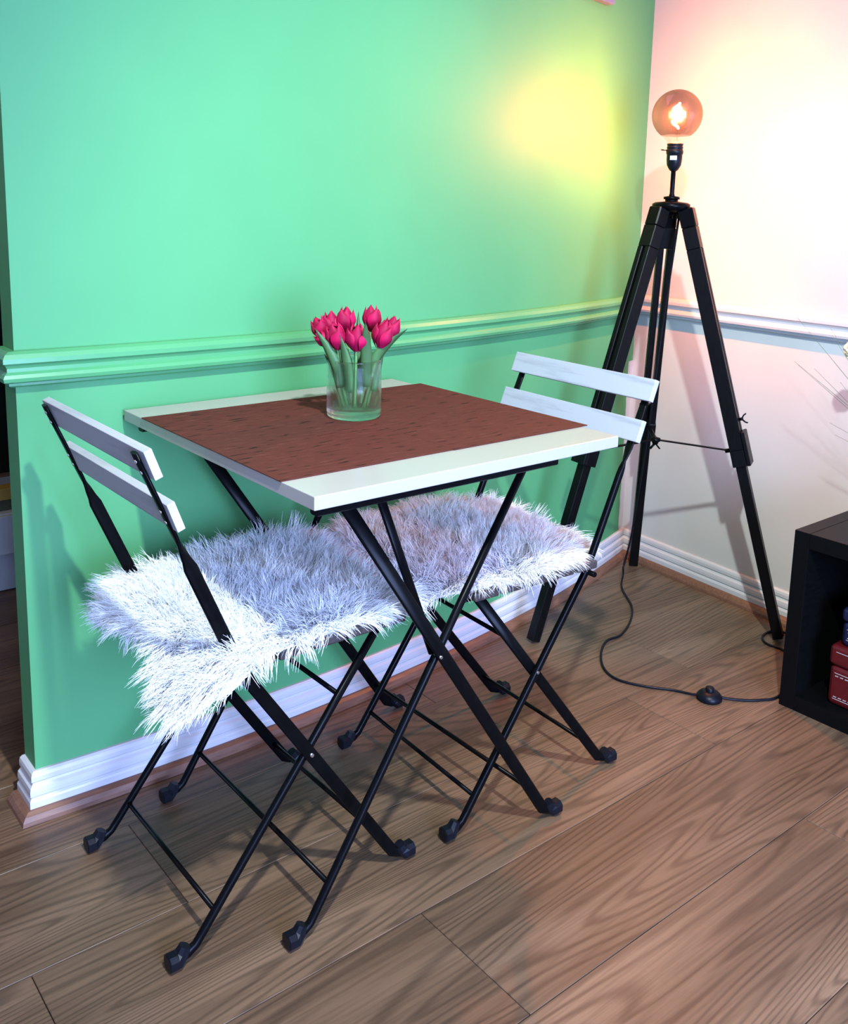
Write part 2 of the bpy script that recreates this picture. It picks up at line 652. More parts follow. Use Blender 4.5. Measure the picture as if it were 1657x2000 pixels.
# wall behind the camera with its window
WX0, WX1, WZ0, WZ1 = -1.60, 0.10, 0.12, 2.00
wf = empty('wall_front')
struct(wf)
for lo, hi in (((LX, WY0 - 0.12, 0), (WX0, WY0, CEIL)), ((WX1, WY0 - 0.12, 0), (1.8, WY0, CEIL)),
               ((WX0, WY0 - 0.12, 0), (WX1, WY0, WZ0)), ((WX0, WY0 - 0.12, WZ1), (WX1, WY0, CEIL))):
    box('wall_section', lo, hi, M_ROOM, wf)
wn = empty('window_1')
struct(wn)
for lo, hi in (((WX0, WY0 - 0.09, WZ0), (WX0 + 0.05, WY0 - 0.03, WZ1)), ((WX1 - 0.05, WY0 - 0.09, WZ0), (WX1, WY0 - 0.03, WZ1)),
               ((WX0 + 0.05, WY0 - 0.09, WZ0), (WX1 - 0.05, WY0 - 0.03, WZ0 + 0.05)), ((WX0 + 0.05, WY0 - 0.09, WZ1 - 0.05), (WX1 - 0.05, WY0 - 0.03, WZ1))):
    box('window_frame', lo, hi, M_GLOSS, wn, 0.004)

# dado rail, skirting board and floor beading along the green wall (wrapping its free end) and the white wall
gpath = [(END_X, front[0][1] + T_WALL)] + front
RAIL = [(0.0, 0.825), (0.012, 0.825), (0.019, 0.821), (0.0235, 0.814), (0.0235, 0.8065), (0.0195, 0.8035), (0.0165, 0.798), (0.0165, 0.792),
        (0.0215, 0.788), (0.0245, 0.7825), (0.0230, 0.7765), (0.0185, 0.7740), (0.0135, 0.7735), (0.0135, 0.7690), (0.0090, 0.7660), (0.0, 0.7655)]
SKIRT = [(0.0, 0.083), (0.005, 0.083), (0.009, 0.080), (0.0105, 0.074), (0.0105, 0.066), (0.0075, 0.0625), (0.0095, 0.059), (0.0135, 0.055),
         (0.0145, 0.048), (0.0145, 0.041), (0.0115, 0.0375), (0.0145, 0.0345), (0.0160, 0.031), (0.0160, 0.0), (0.0, 0.0)]
BEAD = [(0.0155, 0.0005), (0.0155, 0.0195), (0.0215, 0.0195), (0.0285, 0.0150), (0.0335, 0.0075), (0.0345, 0.0005)]
wp = [(white_x(CORNER_Y), CORNER_Y), (white_x(-0.8), -0.8), (white_x(WY0), WY0)]
for nm, prof, mg, mw_ in (('trim', RAIL, M_GREEN_TRIM, M_GLOSS), ('baseboard', SKIRT, M_GLOSS, M_GLOSS), ('bead', BEAD, M_BEAD, M_BEAD)):
    d = {'trim': ('trim_1', 'trim_2'), 'baseboard': ('baseboard_back', 'baseboard_right'), 'bead': ('trim_3', 'trim_4')}[nm]
    # meet in the corner: extend both runs to the mitre line
    corner = (CORNER_X, CORNER_Y)
    tan = (Vector(front[-1]) - Vector(front[-2])).normalized()
    dirw = (Vector(wp[1]) - Vector(wp[0])).normalized()
    n1 = Vector((tan.y, -tan.x))
    n2 = Vector((dirw.y, -dirw.x))
    mit = (n1 + n2) / (n1 + n2).dot(n1)

    def run(name, path, end_first, mat):
        n = len(path)
        P = [Vector(q) for q in path]
        verts, faces = [], []
        for i in range(n):
            a = (P[i] - P[i - 1]).normalized() if i > 0 else (P[1] - P[0]).normalized()
            b = (P[i + 1] - P[i]).normalized() if i < n - 1 else a
            na, nb = Vector((a.y, -a.x)), Vector((b.y, -b.x))
            mm = (na + nb) / max((na + nb).dot(na), 0.2)
            if (end_first and i == 0) or (not end_first and i == n - 1):
                mm = mit
            for off, z in prof:
                q = P[i] + mm * off
                verts.append((q.x, q.y, z))
        k = len(prof)
        for i in range(n - 1):
            for j in range(k - 1):
                faces.append((i * k + j, (i + 1) * k + j, (i + 1) * k + j + 1, i * k + j + 1))
        faces.append(tuple(range(k)))
        faces.append(tuple(range((n - 1) * k, n * k))[::-1])
        o = mesh(name, verts, faces, mat)
        bm = bmesh.new()
        bm.from_mesh(o.data)
        bmesh.ops.recalc_face_normals(bm, faces=bm.faces)
        bm.to_mesh(o.data)
        bm.free()
        return struct(o)
    run(d[0], gpath, False, mg)
    run(d[1], wp, True, mw_)

# floor: laminate planks laid along the green wall
floor = struct(box('floor', (LX, WY0, -0.06), (1.8, WY1, -0.012), plain('floor_underlay', (0.03, 0.02, 0.015), 0.8)))
PW, PL = 0.2365, 1.285
JOINT = {0: -0.350, 1: 0.700, 2: -0.077, 3: 0.62, 4: 0.10, -1: 0.344, -2: -0.1, -3: 0.5}
plank_me = box_mesh('plank', (-PL / 2 + 0.0006, -PW / 2 + 0.0005, -0.012), (PL / 2 - 0.0006, PW / 2 - 0.0005, 0.0), 0.0009, 1)
plank_me.materials.append(M_FLOOR)
row0 = 0.1965
for r in range(-12, 15):
    y1 = row0 - r * PW
    yc = y1 - PW / 2
    if yc < WY0 + 0.1 or yc > WY1 - 0.1:
        continue
    j = JOINT.get(r, random.uniform(-0.6, 0.6))
    k0 = math.floor((LX - j) / PL)
    x = j + k0 * PL
    while x < 1.4:
        c = x + PL / 2
        if c > LX + 0.3 and not (x > 1.2):
            o = bpy.data.objects.new('plank', plank_me)
            COL.objects.link(o)
            o.parent = floor
            o.location = (c, yc, 0.0)
        x += PL

# ------------------------------------------------------------------ feet caps shared by table and chairs


def foot_cap(parent, p, d):
    """Plastic shoe lying on the floor: p = floor point under the leg end, d = outward direction (2D)."""
    d = Vector((d[0], d[1], 0)).normalized()
    P = Vector(p)
    pts = [P + Vector((0, 0, 0.030)) - d * 0.006, P + Vector((0, 0, 0.020)) - d * 0.001, P + Vector((0, 0, 0.0138)) + d * 0.006,
           P + Vector((0, 0, 0.0138)) + d * 0.020, P + Vector((0, 0, 0.0138)) + d * 0.0215]
    s = sweep('foot_cap', pts, [(0.0085, 0.0085), (0.0105, 0.0105), (0.0128, 0.0132), (0.0128, 0.0132), (0.0105, 0.0110)], M_RUBBER, parent, ref=(d.y, -d.x, 0), sides=8, power=2.6, smooth=False)
    return s


def leg_to_foot(top_pts, foot, d):
    """Path of a leg that ends in a short horizontal toe along d."""
    F = Vector(foot)
    d = Vector((d[0], d[1], 0)).normalized()
    last = Vector(top_pts[-1])
    u = (F - last).normalized()
    k = F - u * 0.030
    return [Vector(q) for q in top_pts] + [k - u * 0.02, k, k + (F + Vector((0, 0, 0.0138)) - k) * 0.7, F + Vector((0, 0, 0.0138)) + d * 0.006]


# ------------------------------------------------------------------ table
H = 0.71
TA, TB = 0.583 / 2, 0.612 / 2
table = tag(empty('folding_table', (0, 0, 0)), 'square white topped folding table with crossed black legs against the green wall', 'table')
box('tabletop', (-TA, -TB, H - 0.0185), (TA, TB, H), M_TOP, table, 0.0012, 2)
ZT = H - 0.0185
TF = 0.2306
# rails of the frame under the top
for y in (-0.283, 0.270):
    sweep('top_rail', [(-0.277, y, ZT - 0.0075), (0.165, y, ZT - 0.0075)], (0.0072, 0.010), M_BLACK, table, ref=(0, 1, 0), sides=8, power=5, smooth=False)
for x in (-0.262, 0.150):
    sweep('top_rail', [(x, -0.272, ZT - 0.0075), (x, 0.26, ZT - 0.0075)], (0.007, 0.0072), M_BLACK, table, ref=(0, 0, 1), sides=8, power=5, smooth=False)
PIV = (-0.0151, 0.3859)
for sy in (-1, 1):
    y = sy * TF
    # leg falling to the right (flat bar)
    a = Vector((-0.205, y, ZT - 0.012))
    f = Vector((0.2522, y, 0))
    pts = leg_to_foot([a, a.lerp(f, 0.5)], f, (1, 0))
    sz = [(0.0105, 0.004)] * (len(pts) - 2) + [(0.008, 0.006), (0.007, 0.007)]
    sweep('leg', pts, sz, M_BLACK, table, ref=(0, 1, 0), sides=10, power=3.4)
    foot_cap(table, f + Vector((0.004, 0, 0)), (1, 0))
    # leg falling to the left (tube)
    y2 = y - sy * 0.014
    a = Vector((0.182, y2, ZT - 0.012))
    f = Vector((-0.255, y2, 0))
    pts = leg_to_foot([a, a.lerp(f, 0.5)], f, (-1, 0))
    sweep('leg', pts, (0.0066, 0.0066), M_BLACK, table, ref=(0, 1, 0), sides=12)
    foot_cap(table, f - Vector((0.004, 0, 0)), (-1, 0))
    tube('pivot_bolt', [(PIV[0], y - sy * 0.012, PIV[1]), (PIV[0], y + sy * 0.0062, PIV[1])], 0.0026, M_STEEL, table, 8)
# folding stay from the near pivot up to the rail
sweep('stay_bar', [(-0.130, -0.213, ZT - 0.012), (-0.014, -0.213, PIV[1])], (0.0072, 0.003), M_BLACK, table, ref=(0, 1, 0), sides=8, power=4)
# stretchers near the floor
tl = 0.075
xr = -0.205 + (0.2522 + 0.205) * (1 - tl / (ZT - .012))
xl = 0.182 + (-0.255 - 0.182) * (1 - tl / (ZT - .012))
tube('stretcher', [(xr, -TF, tl), (xr, TF, tl)], 0.0042, M_BLACK, table)
tube('stretcher', [(xl, -TF + .014, tl), (xl, TF - .014, tl)], 0.0042, M_BLACK, table)

# ------------------------------------------------------------------ folding chairs


def make_chair(X, Y, rz, near, long_flat, label):
    t = tag(empty('folding_chair', (X, Y, 0), rz), label, 'chair', 'folding chairs at the table')
    lf, sf, wl, ws, pz, px = 0.2565, 0.1225, 0.1700, 0.1590, 0.2570, 0.0810
    th = 0.360
    bx, bz, h, tk, L = -0.164, 0.769, 0.0415, 0.0115, 0.1915
    ox, oz = 0.0284, -0.0730
    # back line: rear face of the slats
    rear = Vector((bx - tk * math.cos(th), 0, bz - tk * math.sin(th)))
    dn = Vector((math.sin(th), 0, -math.cos(th)))
    FLAT = (0.0098, 0.0040)
    SLIM = (0.0062, 0.0058)
    for s in (-1, 1):
        y = s * wl
        bar = FLAT if long_flat else SLIM
        # bar behind the slats, twisting to edge-on above the seat, bending at the seat into the front leg
        foot = Vector((lf, y, 0))
        piv = Vector((px, y, pz))
        u = (piv - foot).normalized()
        seatb = piv + u * ((0.430 - pz) / u.z)
        top = Vector((rear.x - 0.0032, y, rear.z - 0.004))
        low = Vector((seatb.x - 0.012, y, 0.462))
        p1 = top.lerp(low, 0.40)
        p2 = top.lerp(low, 0.56)
        path = [top, top.lerp(low, 0.2), top.lerp(low, 0.36), p1, top.lerp(low, 0.44), top.lerp(low, 0.48), top.lerp(low, 0.52), p2, top.lerp(low, 0.8), low,
                Vector((seatb.x - 0.004, y, 0.444)), seatb]
        kk = leg_to_foot([seatb, piv], foot, (1, 0))[1:]
        path += kk
        n = len(path)
        ang = [math.pi / 2] * 4 + [math.pi / 2 * q for q in (0.8, 0.5, 0.2)] + [0.0] * (n - 7)
        up_s = (0.0082, 0.0028)
        mid = (bar[0] * 0.72, bar[1])
        sizes = [up_s] * 4 + [(0.0082, 0.003), (0.0075, 0.0034), mid] + [bar] * (n - 9) + [(0.0075, 0.0062), (0.007, 0.007)]
        lg = sweep('leg', path, sizes, M_BLACK, t, ref=(0, 1, 0), ang=ang, sides=10, power=3.2)
        foot_cap(t, foot + Vector((0.004, 0, 0)), (1, 0))
        for q in (0.012, 0.029, 0.089, 0.106):
            c = top + (low - top).normalized() * q
            nrm = Vector((-math.cos(th), 0, -math.sin(th)))
            tube('screw', [c, c + nrm * 0.0042], 0.0026, M_STEEL, lg, 8)
        # shorter frame: front of the seat to the rear foot, inside the other
        y2 = s * ws
        bar2 = SLIM if long_flat else FLAT
        foot2 = Vector((-sf, y2, 0))
        piv2 = Vector((px, y2, pz))
        u2_ = (piv2 - foot2).normalized()
        tp = piv2 + u2_ * ((0.428 - pz) / u2_.z)
        pts = leg_to_foot([tp, piv2], foot2, (-1, 0))
        n = len(pts)
        sweep('leg', pts, [bar2] * (n - 2) + [(0.0072, 0.0066), (0.007, 0.007)], M_BLACK, t, ref=(0, 1, 0), sides=10, power=2.6)
        foot_cap(t, foot2 - Vector((0.004, 0, 0)), (-1, 0))
        tube('pivot_bolt', [(px, y2, pz), (px, y + s * 0.0060, pz)], 0.0030, M_STEEL, t, 8)
        # side rail that carries the seat slats
        sweep('seat_rail', [(-0.045, s * 0.148, 0.424), (0.236, s * 0.148, 0.424)], (0.0085, 0.003), M_BLACK, t, ref=(0, 1, 0), sides=8, power=4, smooth=False)
    # rods
    def at_z(a, b, z):
        q = (a[1] - z) / (a[1] - b[1])
        return a[0] + (b[0] - a[0]) * q
    zl = 0.062
    xl_ = at_z((px, pz), (lf, 0), zl)
    tube('stretcher', [(xl_, -wl, zl), (xl_, wl, zl)], 0.0040, M_BLACK, t)
    xs_ = at_z((px, pz), (-sf, 0), zl)
    tube('stretcher', [(xs_, -ws, zl), (xs_, ws, zl)], 0.0040, M_BLACK, t)
    xu = at_z((px, pz), (-sf, 0), 0.330)
    tube('stretcher', [(xu, -ws, 0.330), (xu, ws, 0.330)], 0.0040, M_BLACK, t)
    tube('seat_rod', [(-0.040, -0.185, 0.418), (-0.040, 0.185, 0.418)], 0.0050, M_BLACK, t)
    # back slats
    for up_ in (0, 1):
        c = Vector((bx + up_ * ox, 0, bz + up_ * oz))
        me = box_mesh('back_slat', (-tk, -L, -h), (0, L, 0), 0.0014, 2)
        o = link('back_slat', me, M_WASH, t)
        o.location = c
        o.rotation_euler = (0, -th, 0)
    # seat slats
    n = 5
    w, g = 0.0515, 0.0065
    me = box_mesh('seat_slat', (-w / 2, -0.190, -0.0075), (w / 2, 0.190, 0.0075), 0.003, 2)
    me.materials.append(M_SEATWOOD)
    for i in range(n):
        o = link('seat_slat', me, None, t)
        o.location = (-0.028 + i * (w + g) + w / 2 - 0.012, 0, 0.4402)
    return t


chA = make_chair(-0.286, 0.0085, 0.0025, -1, True, 'folding chair with whitewashed slats, its back turned to the camera beside the wall end')
chB = make_chair(0.3464, -0.0157, math.pi - 0.0543, 1, False, 'folding chair with whitewashed slats facing the camera, in front of the tripod lamp')

# ------------------------------------------------------------------ sheepskins


def pelt(name, label, mat, X, Y, rz, outline, seat, n_clump, seed, hang, hidez=0.4485):
    """outline: function angle -> radius around (0.10, 0) of the chair frame; seat: (x0, x1, half width)."""
    rng = np.random.default_rng(seed)
    t = tag(empty(name, (X, Y, 0), rz), label, 'sheepskin', 'sheepskins on the chairs')
    cx = 0.095

    def surf(x, y):
        ex = np.maximum(np.maximum(seat[0] - x, x - seat[1]), 0)
        ey = np.maximum(np.abs(y) - seat[2], 0)
        e = np.sqrt(ex ** 2 + ey ** 2)
        dropk = hang(x, y)
        return hidez + 0.004 - dropk * (np.sqrt(e * e + 0.018 ** 2) - 0.018) * 1.25
    # hide
    nr, na = 14, 56
    v, f = [], []
    for i in range(nr + 1):
        for k in range(na):
            a = 2 * math.pi * k / na
            r = outline(a) * i / nr
            x, y = cx + r * math.cos(a), r * math.sin(a)
            v.append((x, y, float(surf(np.array(x), np.array(y)))))
    for i in range(nr):
        for k in range(na):
            k2 = (k + 1) % na
            f.append((i * na + k, (i + 1) * na + k, (i + 1) * na + k2, i * na + k2))
    hide = mesh('hide', v, f, M_HIDE, t, True)
    md = hide.modifiers.new('thickness', 'SOLIDIFY')
    md.thickness = 0.004
    md.offset = -1
    # wool: locks of strands
    A = np.linspace(0, 2 * math.pi, 721)
    R = np.array([outline(a) for a in A])
    base = []
    while len(base) < n_clump:
        m = n_clump * 2
        x = rng.uniform(-0.40, 0.60, m)
        y = rng.uniform(-0.36, 0.36, m)
        a = np.mod(np.arctan2(y, x - cx), 2 * math.pi)
        rr = np.hypot(x - cx, y)
        ok = rr < np.interp(a, A, R)
        base += list(zip(x[ok], y[ok]))
    base = np.array(base[:n_clump])
    per = 15
    m = n_clump * per
    cl = np.repeat(np.arange(n_clump), per)
    px_ = base[cl] + rng.normal(0, 0.0048, (m, 2))
    x, y = px_[:, 0], px_[:, 1]
    z = surf(x, y)
    e = 1e-3
    nx = -(surf(x + e, y) - surf(x - e, y)) / (2 * e)
    ny = -(surf(x, y + e) - surf(x, y - e)) / (2 * e)
    nrm = np.stack([nx, ny, np.ones(m)], 1)
    nrm /= np.linalg.norm(nrm, axis=1, keepdims=True)
    a = np.mod(np.arctan2(y, x - cx), 2 * math.pi)
    rr = np.hypot(x - cx, y)
    edge = np.clip(rr / np.interp(a, A, R), 0, 1)
    out = np.stack([np.cos(a), np.sin(a), np.zeros(m)], 1)
    # lay of the wool: swirls plus outwards near the rim
    sw = np.stack([np.sin(x * 17 + 1.3 * seed) + 0.6 * np.cos(y * 23), np.cos(y * 15 - x * 9 + seed), np.zeros(m)], 1) * 0.45
    cdir = rng.normal(0, 0.40, (n_clump, 3))[cl]
    cdir[:, 2] *= 0.3
    d0 = nrm * 0.85 + sw + cdir + out * (0.15 + 1.5 * np.clip(edge - 0.62, 0, 1) ** 1.0 * 2.2)[:, None] + rng.normal(0, 0.12, (m, 3))
    d0 /= np.linalg.norm(d0, axis=1, keepdims=True)
    ln = (0.037 + 0.010 * rng.standard_normal(n_clump)[cl] * 0.6 + 0.005 * rng.standard_normal(m)) * (1.0 + 0.25 * np.clip(edge - 0.75, 0, 1) * 4)
    ln = np.clip(ln, 0.016, 0.066)
    curl = rng.normal(0, 0.35, (n_clump, 3))[cl] + rng.normal(0, 0.16, (m, 3))
    seg = 4
    P = np.stack([x, y, z], 1)
    pts = [P]
    d = d0.copy()
    # strands of a lock gather towards the lock's own tip
    for i in range(seg):
        q = (i + 1) / seg
        d = d + curl * 0.28 + np.array([0, 0, -1.0]) * (0.17 + 0.40 * np.clip(edge - 0.70, 0, 1)[:, None] * q) * 0.9 + rng.normal(0, 0.05, (m, 3))
        d /= np.linalg.norm(d, axis=1, keepdims=True)
        P = P + d * (ln / seg)[:, None]
        pts.append(P)
    pts = np.stack(pts, 1)
    tipc = np.zeros((n_clump, 3))
    np.add.at(tipc, cl, pts[:, -1])
    tipc /= per
    wq = np.linspace(0, 1, seg + 1)[None, :, None] ** 1.5 * 0.34
    cen = np.zeros((n_clump, seg + 1, 3))
    for i in range(seg + 1):
        tmp = np.zeros((n_clump, 3))
        np.add.at(tmp, cl, pts[:, i])
        cen[:, i] = tmp / per
    pts = pts * (1 - wq) + cen[cl] * wq
    # keep wool out of the slats and above the hide
    rad = 0.00062 * (1 - np.linspace(0, 1, seg + 1) ** 2 * 0.85)
    # three sided tapering tubes
    tang = np.gradient(pts, axis=1)
    tang /= np.linalg.norm(tang, axis=2, keepdims=True) + 1e-9
    ref = rng.normal(0, 1, (m, 1, 3))
    s = np.cross(tang, ref)
    s /= np.linalg.norm(s, axis=2, keepdims=True) + 1e-9
    b = np.cross(tang, s)
    ring = []
    for k in range(3):
        an = 2 * math.pi * k / 3
        ring.append(pts + (s * math.cos(an) + b * math.sin(an)) * rad[None, :, None])
    V = np.stack(ring, 2)                       # m, seg+1, 3, 3
    nv = (seg + 1) * 3
    verts = V.reshape(-1, 3)
    fa = []
    for i in range(seg):
        for k in range(3):
            k2 = (k + 1) % 3
            fa.append((i * 3 + k, i * 3 + k2, (i + 1) * 3 + k2, (i + 1) * 3 + k))
    fa = np.array(fa)
    F = (np.arange(m)[:, None, None] * nv + fa[None]).reshape(-1, 4)
    me = bpy.data.meshes.new('wool')
    me.vertices.add(len(verts))
    me.vertices.foreach_set('co', verts.astype(np.float32).ravel())
    me.loops.add(F.size)
    me.loops.foreach_set('vertex_index', F.astype(np.int32).ravel())
    me.polygons.add(len(F))
    me.polygons.foreach_set('loop_start', np.arange(0, F.size, 4, dtype=np.int32))
    me.polygons.foreach_set('loop_total', np.full(len(F), 4, dtype=np.int32))
    me.polygons.foreach_set('use_smooth', np.ones(len(F), dtype=bool))
    me.update(calc_edges=True)
    w = link('wool', me, mat, t)
    w['kind'] = 'stuff'
    return t


def lobes(a, tbl):
    xs_ = [q[0] for q in tbl]
    rs_ = [q[1] for q in tbl]
    return float(np.interp(math.degrees(a) % 360, xs_ + [360 + xs_[0]], rs_ + [rs_[0]]))


# angle 0 = towards the table (chair frame), 90 = chair's left
TBL_A = [(0, 0.235), (25, 0.265), (45, 0.265), (65, 0.215), (90, 0.195), (115, 0.205), (140, 0.240), (155, 0.235), (170, 0.205), (185, 0.190), (205, 0.230), (220, 0.275), (232, 0.265),
         (245, 0.205), (270, 0.180), (300, 0.200), (325, 0.240), (345, 0.235)]
TBL_B = [(0, 0.260), (25, 0.270), (45, 0.240), (70, 0.185), (90, 0.172), (115, 0.180), (140, 0.195), (160, 0.165), (180, 0.155), (200, 0.175), (218, 0.245), (240, 0.225),
         (265, 0.205), (300, 0.225), (325, 0.275), (345, 0.265)]


def hang_a(x, y):
    rearnear = np.clip((-x - 0.02) / 0.06, 0, 1) * np.clip((-y - 0.02) / 0.08, 0, 1)
    frontside = np.clip((x - 0.20) / 0.06, 0, 1)
    return 0.30 + 0.50 * rearnear - 0.05 * frontside


def hang_b(x, y):
    return 0.28 + 0 * x


pelt('sheepskin', 'bluish white sheepskin draped over the chair that turns its back to the camera', M_FUR_A, -0.286, 0.0085, 0.0025,
     lambda a: lobes(a, TBL_A), (-0.04, 0.25, 0.17), 3100, 3, hang_a)
pelt('sheepskin', 'cream tinted sheepskin over the seat of the chair in front of the tripod lamp', M_FUR_B, 0.3464, -0.0157, math.pi - 0.0543,
     lambda a: lobes(a, TBL_B), (-0.04, 0.25, 0.17), 3000, 9, hang_b)

# ------------------------------------------------------------------ placemats
ma = box('placemat', (-0.1495, -0.2265, -0.0008), (0.1495, 0.2265, 0.0008), M_MAT, None, 0.0004, 1)
ma.location = (-0.1440, 0.0, H + 0.0009)
tag(ma, 'reddish brown woven placemat on the half of the table beside the camera-facing-away chair', 'placemat', 'woven placemats')
mb = ma.copy()
COL.objects.link(mb)
mb.location = (0.1548, -0.0015, H + 0.0009)
mb['label'] = 'reddish brown woven placemat on the half of the table towards the tripod lamp'
ma['label'] = 'reddish brown woven placemat on the half of the table towards the free wall end'

# ------------------------------------------------------------------ vase and tulips
VX, VY, VZ = 0.0095, 0.0415, H + 0.0018
vase = lathe('glass_vase', [(0.0, 0.0), (0.040, 0.0), (0.0455, 0.003), (0.047, 0.008), (0.0468, 0.05), (0.0465, 0.094), (0.0482, 0.0985), (0.0480, 0.1010),
                            (0.0462, 0.1010), (0.0445, 0.0975), (0.0440, 0.090), (0.0438, 0.05), (0.0436, 0.022), (0.040, 0.0165), (0.0, 0.0155)], M_VASE, None, 56)
vase.location = (VX, VY, VZ)
tag(vase, 'clear glass cylinder vase with a thick base holding the tulips', 'vase')


def petal_mesh(R, Hh, wid, flare, seed, tw=0.0):
    rng = random.Random(seed)
    nu, nv = 8, 9
    v, f = [], []
    for j in range(nv + 1):
        s = j / nv
        # bud profile radius
        rr = R * (0.22 + 0.78 * math.sin(min(1.0, s * 1.55) * math.pi / 2) ** 0.9) * (1 - 0.46 * max(0, s - 0.50) / 0.50 + flare * max(0, s - 0.5))
        wv = wid * (0.40 + 0.60 * math.sin(min(1.0, s / 0.5) * math.pi / 2)) * math.sqrt(max(0.0, 1 - max(0.0, (s - 0.45) / 0.55) ** 3.6)) * (1 + 0.5 * max(0, s - 0.5))
        wv = max(wv, 0.02)
        for i in range(nu + 1):
            q = (i / nu - 0.5) * 2
            an = q * wv
            r = rr * (1 + 0.05 * (1 - q * q) + 0.03 * (1 - abs(q)))
            zz = s * Hh - 0.17 * Hh * q * q * s * s
            v.append((r * math.cos(an + tw * s), r * math.sin(an + tw * s), zz))
    for j in range(nv):
        for i in range(nu):
            a = j * (nu + 1) + i
            f.append((a, a + 1, a + nu + 2, a + nu + 1))
    me = bpy.data.meshes.new('petal')
    me.from_pydata(v, [], f)
    me.update()
    me.shade_smooth()
    me.materials.append(M_TULIP)
    return me


PETALS = [petal_mesh(0.0175, 0.047, 1.02, 0.10, 1), petal_mesh(0.0160, 0.047, 1.0, 0.0, 2, 0.1), petal_mesh(0.0185, 0.045, 0.98, 0.30, 3, -0.1)]


def leaf(parent, base, d, length, width, tip_up, bend, roll=0.0):
    """A lance shaped leaf; base point, horizontal lean direction d."""
    d = Vector((d[0], d[1], 0)).normalized()
    side = Matrix.Rotation(roll, 3, 'Z') @ Vector((math.cos(YAW), math.sin(YAW), 0))
    face = Vector((side.y, -side.x, 0))
    nn, mm = 14, 4
    v, f = [], []
    for i in range(nn + 1):
        s = i / nn
        c = Vector(base) + Vector((0, 0, 1)) * length * (s * tip_up) + d * length * (bend * s ** 1.8)
        w = width * (math.sin(math.pi * min(1, 0.16 + 0.84 * s)) ** 0.8) * (1 if s < 0.96 else 0.4)
        for k in range(mm + 1):
            q = (k / mm - 0.5) * 2
            v.append(c + side * w * q + face * (w * 0.38 * (1 - q * q)))
    for i in range(nn):
        for k in range(mm):
            a = i * (mm + 1) + k
            f.append((a, a + 1, a + mm + 2, a + mm + 1))
    o = mesh('leaf', v, f, M_LEAF, parent, True)
    md = o.modifiers.new('thickness', 'SOLIDIFY')
    md.thickness = 0.0008
    return o


# camera aligned directions in plan: r = to the right of the picture, b = away from the camera (used only to describe the bunch)
RV = Vector((math.cos(YAW), math.sin(YAW), 0))
BV = Vector((-math.sin(YAW), math.cos(YAW), 0))
# (right, back, head base height, tilt right, tilt back, scale, label)
HEADS = [
    (-0.053, -0.002, 0.144, -0.35, 0.05, 0.92, 'pink tulip leaning out at the side of the bunch nearest the free wall end'),
    (-0.040, -0.028, 0.137, -1.30, -0.10, 0.72, 'smallest closed pink tulip drooping sideways just above the vase rim'),
    (-0.026, -0.034, 0.132, -0.12, -0.08, 1.05, 'large pink tulip in front, between the two leaves nearest the free wall end'),
    (-0.016, 0.012, 0.154, -0.08, 0.10, 1.02, 'pink tulip standing up at the top middle of the bunch behind the front ones'),
    (0.006, -0.036, 0.130, 0.05, -0.12, 1.08, 'front centre pink tulip, the lowest of the upright ones, above the vase middle'),
    (0.044, -0.020, 0.133, 0.30, -0.08, 1.12, 'widest open pink tulip in front, beside the leaf that reaches towards the lamp'),
    (0.027, 0.014, 0.158, 0.08, 0.12, 1.00, 'tallest pink tulip at the back of the bunch on the side towards the lamp'),
    (0.058, 0.014, 0.144, 0.35, 0.12, 0.95, 'outermost pink tulip at the back of the bunch on the side towards the lamp'),
    (-0.038, 0.014, 0.148, -0.20, 0.15, 0.98, 'pink tulip with a pointed petal at the back, between the middle and the leaning one'),
]
